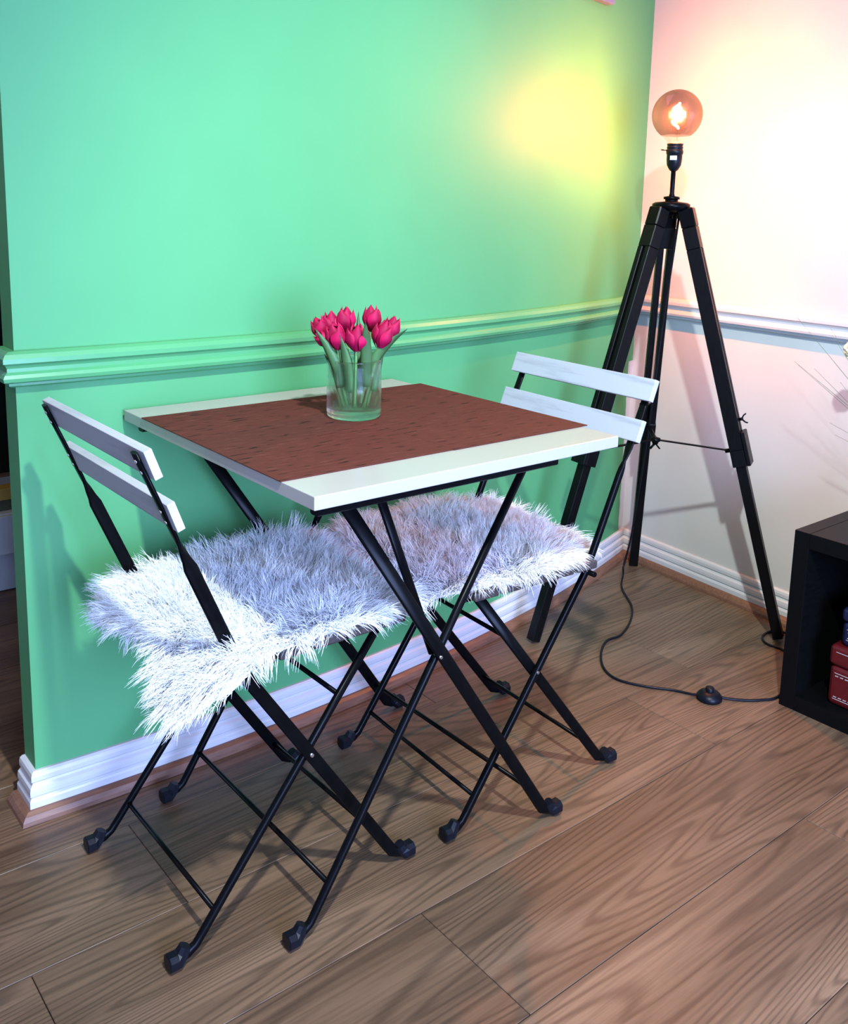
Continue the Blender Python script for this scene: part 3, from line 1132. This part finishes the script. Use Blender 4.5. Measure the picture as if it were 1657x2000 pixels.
for i, (hr, hb, hz, tr_, tb, sc, lab) in enumerate(HEADS):
    t = tag(empty('tulip', (VX, VY, VZ)), lab, 'tulip', 'pink tulips in the glass vase')
    hp = RV * hr * 0.96 + BV * hb + Vector((0, 0, hz - 0.0115))
    sc *= 0.96
    ax = (Vector((0, 0, 1)) + RV * tr_ + BV * tb).normalized()
    foot = Vector((hp.x * 0.42, hp.y * 0.42, 0.019))
    if foot.xy.length > 0.034:
        foot.xy = foot.xy.normalized() * 0.034
    mid = foot.lerp(hp, 0.55) + (hp - foot).cross(Vector((0, 0, 1))) * 0.02
    rim = Vector((mid.x, mid.y, 0))
    if rim.length > 0.036:
        mid.x, mid.y = (rim.normalized() * 0.036).xy
    sp = smooth_path([foot, mid, hp - ax * 0.012, hp + ax * 0.003], 5)
    sweep('stem', sp, (0.0026, 0.0026), M_STEM, t, ref=(0.2, 1, 0.1), sides=8)
    rot = ax.to_track_quat('Z', 'X').to_matrix().to_4x4()
    for k in range(6):
        o = bpy.data.objects.new('petal', PETALS[(k + i) % 3] if k % 2 else PETALS[1])
        COL.objects.link(o)
        o.parent = t
        s = sc * (0.94 if k % 2 else 1.0)
        o.matrix_local = Matrix.Translation(hp) @ rot @ Matrix.Rotation(k * math.pi / 3 + i * 0.7, 4, 'Z') @ Matrix.Rotation((0.04 + 0.05 * ((i * 7 + k * 3) % 4)) * (1 if k % 2 else -0.6), 4, 'Y') @ Matrix.Diagonal((s, s, s, 1))
    # leaves (base inside the vase, lean direction in the bunch frame)
    LV = {0: [((-0.026, -0.010, 0.050), (-0.050, -0.016, 0.120), 0.0055)], 2: [((-0.021, -0.029, 0.055), (-0.062, -0.054, 0.168), 0.0098)],
          4: [((-0.005, -0.035, 0.048), (-0.020, -0.058, 0.158), 0.0094)], 5: [((0.023, -0.031, 0.058), (0.022, -0.068, 0.182), 0.0100), ((0.030, -0.016, 0.082), (0.090, -0.036, 0.168), 0.0112)],
          3: [((0.004, 0.012, 0.060), (0.004, 0.030, 0.188), 0.006), ((-0.008, -0.014, 0.050), (-0.012, -0.010, 0.130), 0.009)],
          6: [((0.012, -0.018, 0.050), (0.016, -0.014, 0.128), 0.009), ((0.034, -0.002, 0.045), (0.050, 0.004, 0.130), 0.008)]}
    for (b3, t3, lw) in LV.get(i, []):
        base = RV * b3[0] + BV * b3[1] + Vector((0, 0, b3[2]))
        tip = RV * t3[0] + BV * t3[1] + Vector((0, 0, t3[2] - 0.010))
        dv = tip - base
        leaf(t, base, (dv.x, dv.y), 1.0, lw, dv.z, dv.xy.length, random.uniform(-0.30, 0.30))

# ------------------------------------------------------------------ tripod floor lamp
LAX = Vector((1.1065, 0.2295, 0))
lamp = tag(empty('tripod_lamp', LAX), 'black wooden tripod floor lamp with a bare round bulb in the corner', 'floor lamp')
feet = [Vector((1.252, -0.086, 0)), Vector((0.728, 0.279, 0)), Vector((1.360, 0.470, 0))]
HUBZ = 1.085


def obox(name, c, ax_, tg, nr_, l0, l1, w0, w1, d0_, d1_, mat, parent, bev=0.0):
    """Box in a leg frame: along ax_ from l0 to l1, along tg from w0 to w1, along nr_ from d0 to d1."""
    v = []
    for l in (l0, l1):
        for w in (w0, w1):
            for d in (d0_, d1_):
                v.append(c + ax_ * l + tg * w + nr_ * d)
    f = [(0, 1, 3, 2), (4, 6, 7, 5), (0, 4, 5, 1), (2, 3, 7, 6), (0, 2, 6, 4), (1, 5, 7, 3)]
    bm = bmesh.new()
    vv = [bm.verts.new(q) for q in v]
    for q in f:
        bm.faces.new([vv[i] for i in q])
    bmesh.ops.recalc_face_normals(bm, faces=bm.faces)
    if bev:
        bmesh.ops.bevel(bm, geom=list(bm.edges), offset=bev, segments=1, affect='EDGES')
    me = bpy.data.meshes.new(name)
    bm.to_mesh(me)
    bm.free()
    return link(name, me, mat, parent)


def join_boxes(name, c, ax_, tg, nr_, specs, mat, parent, bev):
    bm = bmesh.new()
    for (l0, l1, w0, w1, d0_, d1_) in specs:
        vv = []
        for l in (l0, l1):
            for w in (w0, w1):
                for d in (d0_, d1_):
                    vv.append(bm.verts.new(c + ax_ * l + tg * w + nr_ * d))
        fs = [bm.faces.new([vv[i] for i in q]) for q in ((0, 1, 3, 2), (4, 6, 7, 5), (0, 4, 5, 1), (2, 3, 7, 6), (0, 2, 6, 4), (1, 5, 7, 3))]
        bmesh.ops.recalc_face_normals(bm, faces=fs)
        ed = list({e for q in fs for e in q.edges})
        bmesh.ops.bevel(bm, geom=ed, offset=bev, segments=1, affect='EDGES')
    me = bpy.data.meshes.new(name)
    bm.to_mesh(me)
    bm.free()
    return link(name, me, mat, parent)


spread = []
for F_ in feet:
    f = F_ - LAX
    rad = Vector((f.x, f.y, 0)).normalized()
    top = rad * 0.040 + Vector((0, 0, HUBZ - 0.012))
    ax_ = (f - top).normalized()
    tg = Vector((-rad.y, rad.x, 0))
    nr_ = ax_.cross(tg).normalized()
    if nr_.dot(rad) < 0:
        nr_ = -nr_
    full = (f - top).length
    up_len = (top.z - 0.455) / -ax_.z
    sl0 = 0.095
    W, D, S = 0.0205, 0.0175, 0.0045
    lg = join_boxes('leg', top, ax_, tg, nr_, [(0.040, sl0, -W, W, -D, D), (sl0, up_len - 0.03, -W, -S, -D, D), (sl0, up_len - 0.03, S, W, -D, D)], M_TRIPOD, lamp, 0.0015)
    obox('leg_bracket', top, ax_, tg, nr_, -0.008, 0.0405, -W, W, -D * 1.05, D * 1.05, M_BLACK, lg, 0.003)
    join_boxes('lower_leg', top, ax_, tg, nr_, [(up_len - 0.032, full - 0.006, -0.0130, 0.0130, -0.0125, 0.0125)], M_TRIPOD, lg, 0.0015)
    join_boxes('clamp_block', top, ax_, tg, nr_, [(up_len - 0.075, up_len + 0.012, -W - 0.004, W + 0.004, D + 0.0005, D + 0.010), (up_len - 0.03, up_len + 0.012, -W - 0.002, W + 0.002, -D, D)], M_TRIPOD, lg, 0.0015)
    wc = top + ax_ * (up_len - 0.105) + nr_ * (D + 0.001)
    tube('wing_nut', [wc, wc + nr_ * 0.010], 0.0042, M_BLACK, lg, 8)
    for sgn in (-1, 1):
        sweep('wing', [wc + nr_ * 0.006, wc + nr_ * 0.013 + ax_ * sgn * 0.009, wc + nr_ * 0.019 + ax_ * sgn * 0.012], (0.0018, 0.004), M_BLACK, lg, ref=tuple(tg), sides=8)
    ki = top + ax_ * (up_len - 0.030) - nr_ * (D + 0.004)
    tube('knob', [ki + nr_ * 0.004, ki - nr_ * 0.010], 0.0055, M_BLACK, lg, 10)
    spread.append(ki)
ctr = Vector((0, 0, 0.482))
hubp = lathe('spreader_hub', [(0.0, -0.012), (0.007, -0.012), (0.009, -0.006), (0.013, -0.004), (0.013, 0.004), (0.007, 0.006), (0.0, 0.006)], M_BLACK, lamp, 20, ctr)
for sgn in (-1, 1):
    sweep('wing', [ctr + Vector((0, 0, -0.010)), ctr + Vector((sgn * 0.006, -sgn * 0.004, -0.018)), ctr + Vector((sgn * 0.011, -sgn * 0.007, -0.025))], (0.0018, 0.0035), M_BLACK, hubp, ref=(0, 1, 0.2), sides=8)
for ki in spread:
    sweep('spreader_arm', [ctr, ki], (0.0018, 0.0062), M_BLACK, lamp, ref=tuple(Vector((ki - ctr)).cross(Vector((0, 0, 1))).normalized()), sides=8, power=4, smooth=False)
# hub plate, stem, lamp holder
hub = lathe('hub', [(0.0, -0.014), (0.022, -0.014), (0.040, -0.010), (0.047, -0.002), (0.047, 0.006), (0.040, 0.010), (0.016, 0.0125), (0.016, 0.018), (0.020, 0.018), (0.020, 0.024), (0.0085, 0.026), (0.0, 0.026)], M_BLACK, lamp, 36, (0, 0, HUBZ))
for k in range(3):
    a = 0.6 + k * 2 * math.pi / 3
    tube('hub_bolt', [(0.024 * math.cos(a), 0.024 * math.sin(a), HUBZ - 0.030), (0.024 * math.cos(a), 0.024 * math.sin(a), HUBZ - 0.012)], 0.006, M_STEEL if k == 1 else M_BLACK, lamp, 8)
lathe('stem', [(0.0065, 0.0), (0.0075, 0.003), (0.0058, 0.008), (0.0058, 0.062), (0.009, 0.066)], M_BLACK, lamp, 20, (0, 0, HUBZ + 0.024))
hz = HUBZ + 0.088
hold = lathe('lamp_holder', [(0.0, 0.0), (0.0085, 0.0), (0.012, 0.004), (0.0175, 0.014), (0.0190, 0.026), (0.0192, 0.040), (0.0205, 0.041), (0.0210, 0.047), (0.0205, 0.050), (0.0192, 0.051),
                              (0.0192, 0.054), (0.0200, 0.055), (0.0200, 0.058), (0.0190, 0.059), (0.0190, 0.062), (0.0200, 0.063), (0.0200, 0.066), (0.0165, 0.067), (0.0, 0.066)], M_RUBBER, lamp, 36, (0, 0, hz))
sweep('holder_switch', [(-0.016, 0.012, hz + 0.050), (-0.027, 0.0205, hz + 0.0505)], (0.0016, 0.006), M_RUBBER, hold, ref=(0.6, 0.8, 0), sides=8)
# sticker on the holder
v, f = [], []
for i in range(6):
    an = math.radians(224 - 28 + i * 10 - 12)
    for zz in (0.026, 0.036):
        v.append((0.0194 * math.cos(an), 0.0194 * math.sin(an), hz + zz))
for i in range(5):
    f.append((i * 2, i * 2 + 2, i * 2 + 3, i * 2 + 1))
mesh('sticker', v, f, M_STICKER, hold)
# bulb
BZ = 1.3085
RB = 0.0612
pr = []
for i in range(27):
    a = -math.pi / 2 + 0.62 + (math.pi - 0.62) * i / 26
    pr.append((RB * math.cos(a), BZ + RB * math.sin(a)))
pr[-1] = (0.0, pr[-1][1])
bulb = lathe('bulb', pr, M_BULB, lamp, 56)
lathe('bulb_neck', [pr[0], (0.030, BZ - 0.0545), (0.0215, BZ - 0.063), (0.0170, BZ - 0.070), (0.0155, BZ - 0.078)], M_CLEAR, bulb, 40)
lathe('bulb_cap', [(0.0, BZ - 0.082), (0.0150, BZ - 0.080), (0.0150, BZ - 0.0735), (0.0, BZ - 0.0735)], M_STEEL, bulb, 30)
lathe('glass_stalk', [(0.0, BZ - 0.030), (0.003, BZ - 0.032), (0.004, BZ - 0.055), (0.007, BZ - 0.0735)], M_CLEAR, bulb, 16)
sp = []
for i in range(40):
    q = i / 39
    a = -0.6 + q * 1.9 * 2 * math.pi
    r = 0.013 * (0.35 + 0.65 * math.sin(math.pi * min(1, q * 1.0)))
    sp.append((r * math.cos(a), r * math.sin(a), BZ - 0.032 + 0.060 * q))
tube('filament', sp, 0.0026, M_FIL, bulb, 8)
bl = add_light('lamp_bulb_light', 'POINT', (LAX.x, LAX.y, BZ), BULB_W, BULB_COL, 0.010)
bl.parent = lamp
bl.location = (0, 0, BZ)
# flex: down the inside of the rear leg, over the floor to the foot switch, on behind the shelf unit
fl = [(1.118, 0.212, 1.060), (1.135, 0.235, 0.95), (1.175, 0.285, 0.75), (1.215, 0.330, 0.55), (1.245, 0.362, 0.43), (1.290, 0.418, 0.22), (1.300, 0.440, 0.10), (1.296, 0.455, 0.022), (1.270, 0.435, 0.0035),
      (1.185, 0.370, 0.0035), (1.105, 0.270, 0.0035), (1.026, 0.210, 0.0035), (0.939, 0.170, 0.0035), (0.880, 0.168, 0.0035), (0.814, 0.129, 0.0035), (0.763, 0.076, 0.0035), (0.746, 0.022, 0.0035),
      (0.772, -0.037, 0.0035), (0.810, -0.087, 0.0035), (0.826, -0.128, 0.006), (0.835, -0.142, 0.010)]
fl2 = [(0.858, -0.172, 0.010), (0.872, -0.186, 0.006), (0.905, -0.214, 0.0035), (0.935, -0.234, 0.0035), (0.972, -0.247, 0.0035), (1.06, -0.232, 0.0035), (1.16, -0.18, 0.0035), (1.202, -0.127, 0.0035), (1.199, -0.085, 0.0035), (1.224, -0.056, 0.0035),
       (1.262, -0.048, 0.0035), (1.292, -0.062, 0.0035), (1.302, -0.11, 0.0035), (1.298, -0.2, 0.0035), (1.2885, -0.40, 0.0035)]
for nm, q in (('cord', fl), ('cord', fl2)):
    pts = smooth_path([Vector(p) - LAX for p in q], 6)
    sweep(nm, pts, (0.0030, 0.0030), M_RUBBER, lamp, ref=(0.31, 0.17, 0.93), sides=8)
sw = lathe('foot_switch', [(0.0, 0.0), (0.026, 0.0), (0.0285, 0.004), (0.0275, 0.010), (0.022, 0.0165), (0.013, 0.0205), (0.0, 0.021)], M_RUBBER, lamp, 32, (0.8465 - LAX.x, -0.157 - LAX.y, 0.0))
sb = lathe('switch_button', [(0.0095, 0.019), (0.0095, 0.0275), (0.0085, 0.029), (0.0, 0.029)], M_RUBBER, sw, 24, (0.8465 - LAX.x, -0.157 - LAX.y, 0.0))

# ------------------------------------------------------------------ black shelf unit with two cases, plant
SX, SY, SH = 0.956, -0.262, 0.405
shelf = tag(empty('shelf_unit', (SX, SY, 0)), 'low black open shelf unit standing against the white wall', 'shelf')
SD, SW = 0.322, 0.420
tk = 0.034
box('side_panel', (0, -tk, 0), (SD, 0, SH), M_SHELF, shelf, 0.0012)
box('side_panel', (0, -SW, 0), (SD, -SW + tk, SH), M_SHELF, shelf, 0.0012)
box('top_panel', (0.0, -SW + tk + 0.0008, SH - tk), (SD, -tk - 0.0008, SH), M_SHELF, shelf, 0.0012)
box('bottom_panel', (0.0, -SW + tk, 0.0), (SD, -tk, tk), M_SHELF, shelf, 0.0012)
box('back_panel', (SD - 0.006, -SW + tk, tk), (SD, -tk, SH - tk), M_SHELF, shelf)


def stitched_case(name, label, loc, sx, sy, sz, lid, mat):
    t = tag(empty(name, loc), label, 'case', 'stitched leather cases in the shelf')
    body = box('body', (0, -sy, 0), (sx, 0, sz - lid), mat, t, 0.016, 4)
    ld = box('lid', (-0.002, -sy - 0.002, sz - lid), (sx + 0.002, 0.002, sz), mat, t, 0.012, 4)
    # piping and stitches along the front, drawn as real thread
    def thread(zz, x, dash):
        y0, y1 = -sy + 0.016, -0.016
        rc = [(x + 0.0145, -0.0003, zz), (x + 0.005, -0.0045, zz), (x - 0.0006, -0.016, zz)]
        if not dash:
            tube('piping', rc + [(x - 0.0006, y0, zz)], 0.0008, M_STITCH, body, 6)
        else:
            bm = bmesh.new()
            nst = 22
            for k in range(nst):
                ya = y1 + (y0 - y1) * k / nst
                yb = ya + (y0 - y1) / nst * 0.62
                for vv in bmesh.ops.create_cube(bm, size=1.0)['verts']:
                    vv.co = Vector((x - 0.0008 + vv.co.x * 0.0016, (ya + yb) / 2 + vv.co.y * (yb - ya), zz + vv.co.z * 0.0012))
            me = bpy.data.meshes.new('stitching')
            bm.to_mesh(me)
            bm.free()
            o = link('stitching', me, M_STITCH, body)
            o['kind'] = 'stuff'
    thread(0.004 + 0.012, 0.0, False)
    thread(0.021, 0.0, True)
    thread(sz - lid - 0.016, 0.0, False)
    thread(sz - lid - 0.022, 0.0, True)
    thread(sz - 0.013, -0.002, False)
    return t


stitched_case('leather_case', 'red leather case with white stitching on the bottom of the black shelf unit', (0.985, -0.352, tk + 0.0005), 0.20, 0.27, 0.135, 0.045, M_RED)
stitched_case('leather_case', 'dark blue leather case with white piping stacked on the red case in the shelf', (0.992, -0.366, tk + 0.1362), 0.17, 0.24, 0.085, 0.030, M_BLUE)

# plant on the shelf
M_POT = plain('white_ceramic', (0.72, 0.72, 0.70), 0.3, noise=0.04)
M_GRASS = plain('dry_green_grass', (0.10, 0.13, 0.075), 0.6, noise=0.4, scale=40)
M_FLOWER = plain('cream_blossom', (0.80, 0.78, 0.58), 0.6, noise=0.12, scale=60)
plant = tag(empty('potted_plant', (1.17, -0.420, SH)), 'potted artificial plant with cream blossoms and thin grass blades on the black shelf unit', 'plant')
lathe('pot', [(0.0, 0.0), (0.040, 0.0), (0.046, 0.01), (0.054, 0.10), (0.056, 0.11), (0.050, 0.11), (0.048, 0.095), (0.0, 0.092)], M_POT, plant, 32)
po = Vector((1.17, -0.420, SH))


def blade(tip, bow=0.12, w=0.0022, start=None):
    tip = Vector(tip) - po
    s = Vector(start) - po if start else Vector((random.uniform(-0.02, 0.02), random.uniform(-0.02, 0.02), 0.092))
    mid = s.lerp(tip, 0.5) + Vector((0, 0, bow * (tip - s).length))
    pts = smooth_path([s, s.lerp(mid, 0.55) + Vector((0, 0, 0.012)), mid, tip], 5)
    n = len(pts)
    sweep('grass_blade', pts, [(max(0.0003, w * (1 - (k / (n - 1)) ** 2)), 0.0004) for k in range(n)], M_GRASS, plant, ref=(0.7, -0.6, 0.2), sides=4)


random.seed(11)
for tip in ((1.17, -0.094, 0.842), (1.15, -0.115, 0.735), (1.15, -0.125, 0.728), (1.18, -0.15, 0.720), (1.14, -0.20, 0.815), (1.16, -0.19, 0.82), (1.17, -0.22, 0.70),
            (1.18, -0.20, 0.60), (1.20, -0.205, 0.57)):
    blade(tip, 0.05)
for k in range(26):
    a = random.uniform(0, 2 * math.pi)
    r = random.uniform(0.12, 0.24)
    tip = po + Vector((0.55 * r * math.cos(a), r * math.sin(a), random.uniform(0.25, 0.45)))
    if tip.y > -0.27:
        tip.y = -0.27 - random.uniform(0, 0.1)
    blade(tip, 0.10)
for k, c in enumerate(((1.19, -0.232, 0.772), (1.17, -0.34, 0.86), (1.20, -0.44, 0.80), (1.14, -0.50, 0.84))):
    c = Vector(c) - po
    st = sweep('flower_stem', smooth_path([(0.01 * k - 0.015, 0.0, 0.092), tuple(c * 0.55 + Vector((0, 0, 0.08))), tuple(c)], 5), (0.0016, 0.0016), M_STEM, plant, ref=(0.7, -0.6, 0.2), sides=6)
    bm = bmesh.new()
    rr = random.Random(k)
    for i in range(70):
        z = 1 - 2 * (i + 0.5) / 70
        an = i * 2.39996
        q = math.sqrt(1 - z * z)
        dv = Vector((q * math.cos(an), q * math.sin(an), z))
        R_ = 0.019 * rr.uniform(0.8, 1.1)
        m4 = Matrix.Translation(c + dv * R_) @ dv.to_track_quat('Z', 'X').to_matrix().to_4x4() @ Matrix.Diagonal((0.0055, 0.0055, 0.0030, 1))
        bmesh.ops.create_icosphere(bm, subdivisions=1, radius=1.0, matrix=m4)
    bmesh.ops.create_icosphere(bm, subdivisions=2, radius=0.016, matrix=Matrix.Translation(c))
    me = bpy.data.meshes.new('blossom')
    bm.to_mesh(me)
    bm.free()
    me.shade_smooth()
    o = link('blossom', me, M_FLOWER, plant)
    o['kind'] = 'stuff'

# ------------------------------------------------------------------ picture on the green wall (only its lower corner is in view)
M_FRAME = plain('grey_frame', (0.11, 0.12, 0.19), 0.4, noise=0.08)
M_CANVAS = plain('pale_print', (0.45, 0.47, 0.52), 0.6, noise=0.3, scale=6)
x1 = 1.097
x0 = 0.62
pa = Vector((x1, wall_y(x1), 0))
pb = Vector((x0, wall_y(x0), 0))
ang = math.atan2(pa.y - pb.y, pa.x - pb.x)
pic = tag(empty('wall_picture', (pa.x, pa.y - 0.004, 1.598), ang), 'grey framed picture hanging high on the green wall near the corner', 'picture')
wl_ = (pa - pb).length
box('picture_canvas', (-wl_ + 0.018, -0.016, 0.018), (-0.018, -0.004, 0.582), M_CANVAS, pic)
for lo, hi in (((-wl_, -0.022, 0), (0, 0, 0.020)), ((-wl_, -0.022, 0.58), (0, 0, 0.60)), ((-0.02, -0.022, 0.02), (0, 0, 0.58)), ((-wl_, -0.022, 0.02), (-wl_ + 0.02, 0, 0.58))):
    box('picture_frame', lo, hi, M_FRAME, pic, 0.0012)

# ------------------------------------------------------------------ next room: low white bench with a black screen
M_BENCH = plain('white_foil', (0.42, 0.43, 0.44), 0.35, noise=0.03)
M_SCREEN = plain('black_screen', (0.004, 0.004, 0.005), 0.25, noise=0.1)
bench = tag(empty('media_bench', (-0.45, 1.347, 0)), 'low pale media bench standing in the next room past the wall end', 'bench')
BW = 0.90
box('plinth', (-BW, 0.030, 0.0), (BW, 0.36, 0.108), M_BENCH, bench, 0.002)
box('carcass', (-BW, 0.012, 0.110), (BW, 0.38, 0.222), M_BENCH, bench, 0.002)
for k in range(4):
    xa = -BW + 0.004 + k * (2 * BW / 4)
    dr = box('drawer', (xa, -0.006, 0.113), (xa + 2 * BW / 4 - 0.006, 0.011, 0.220), M_BENCH, bench, 0.002)
    box('plinth_panel', (xa, 0.020, 0.003), (xa + 2 * BW / 4 - 0.03, 0.029, 0.105), M_BENCH, bench, 0.001)
tv = tag(empty('television', (-0.50, 1.50, 0.222)), 'large black television on the pale bench in the next room', 'television')
box('screen', (-0.70, 0, 0.075), (0.66, 0.035, 0.85), M_SCREEN, tv, 0.004)
box('stand', (-0.16, -0.06, 0.0005), (0.16, 0.11, 0.012), M_SCREEN, tv, 0.003)
box('stand_neck', (-0.05, 0.010, 0.010), (0.05, 0.034, 0.09), M_SCREEN, tv, 0.003)
bk = tag(empty('book', (-0.26, 1.385, 0.2225)), 'amber covered book lying on the pale bench in the next room', 'book')
M_AMBER = plain('amber_cover', (0.33, 0.20, 0.035), 0.5, noise=0.1)
M_DARKBOX = plain('olive_box', (0.05, 0.05, 0.025), 0.5, noise=0.3)
box('book_cover', (-0.07, 0, 0.030), (0.10, 0.05, 0.062), M_AMBER, bk, 0.002)
box('book_block', (-0.068, 0.002, 0.0), (0.098, 0.048, 0.030), M_DARKBOX, bk, 0.001)

# ------------------------------------------------------------------ ceiling lamps (above the frame)
M_GLOW = emit('lit_opal_glass', (1.0, 0.95, 0.88), 3.0)
for (cx_, cy_, lab) in ((-0.50, -1.20, 'small ceiling spotlight over the place of the photographer'), (-1.9, 1.1, 'small ceiling spotlight of the next room')):
    cl_ = tag(empty('ceiling_lamp', (cx_, cy_, CEIL)), lab, 'ceiling lamp')
    lathe('canopy', [(0.0, 0.0), (0.055, 0.0), (0.055, -0.012), (0.050, -0.018), (0.010, -0.020), (0.010, -0.062), (0.020, -0.066), (0.020, -0.085), (0.0, -0.085)], M_GLOSS, cl_, 32)
    lathe('glow_bulb', [(0.0, -0.084), (0.013, -0.085), (0.022, -0.093), (0.024, -0.102), (0.020, -0.110), (0.0, -0.113)], M_GLOW, cl_, 24)
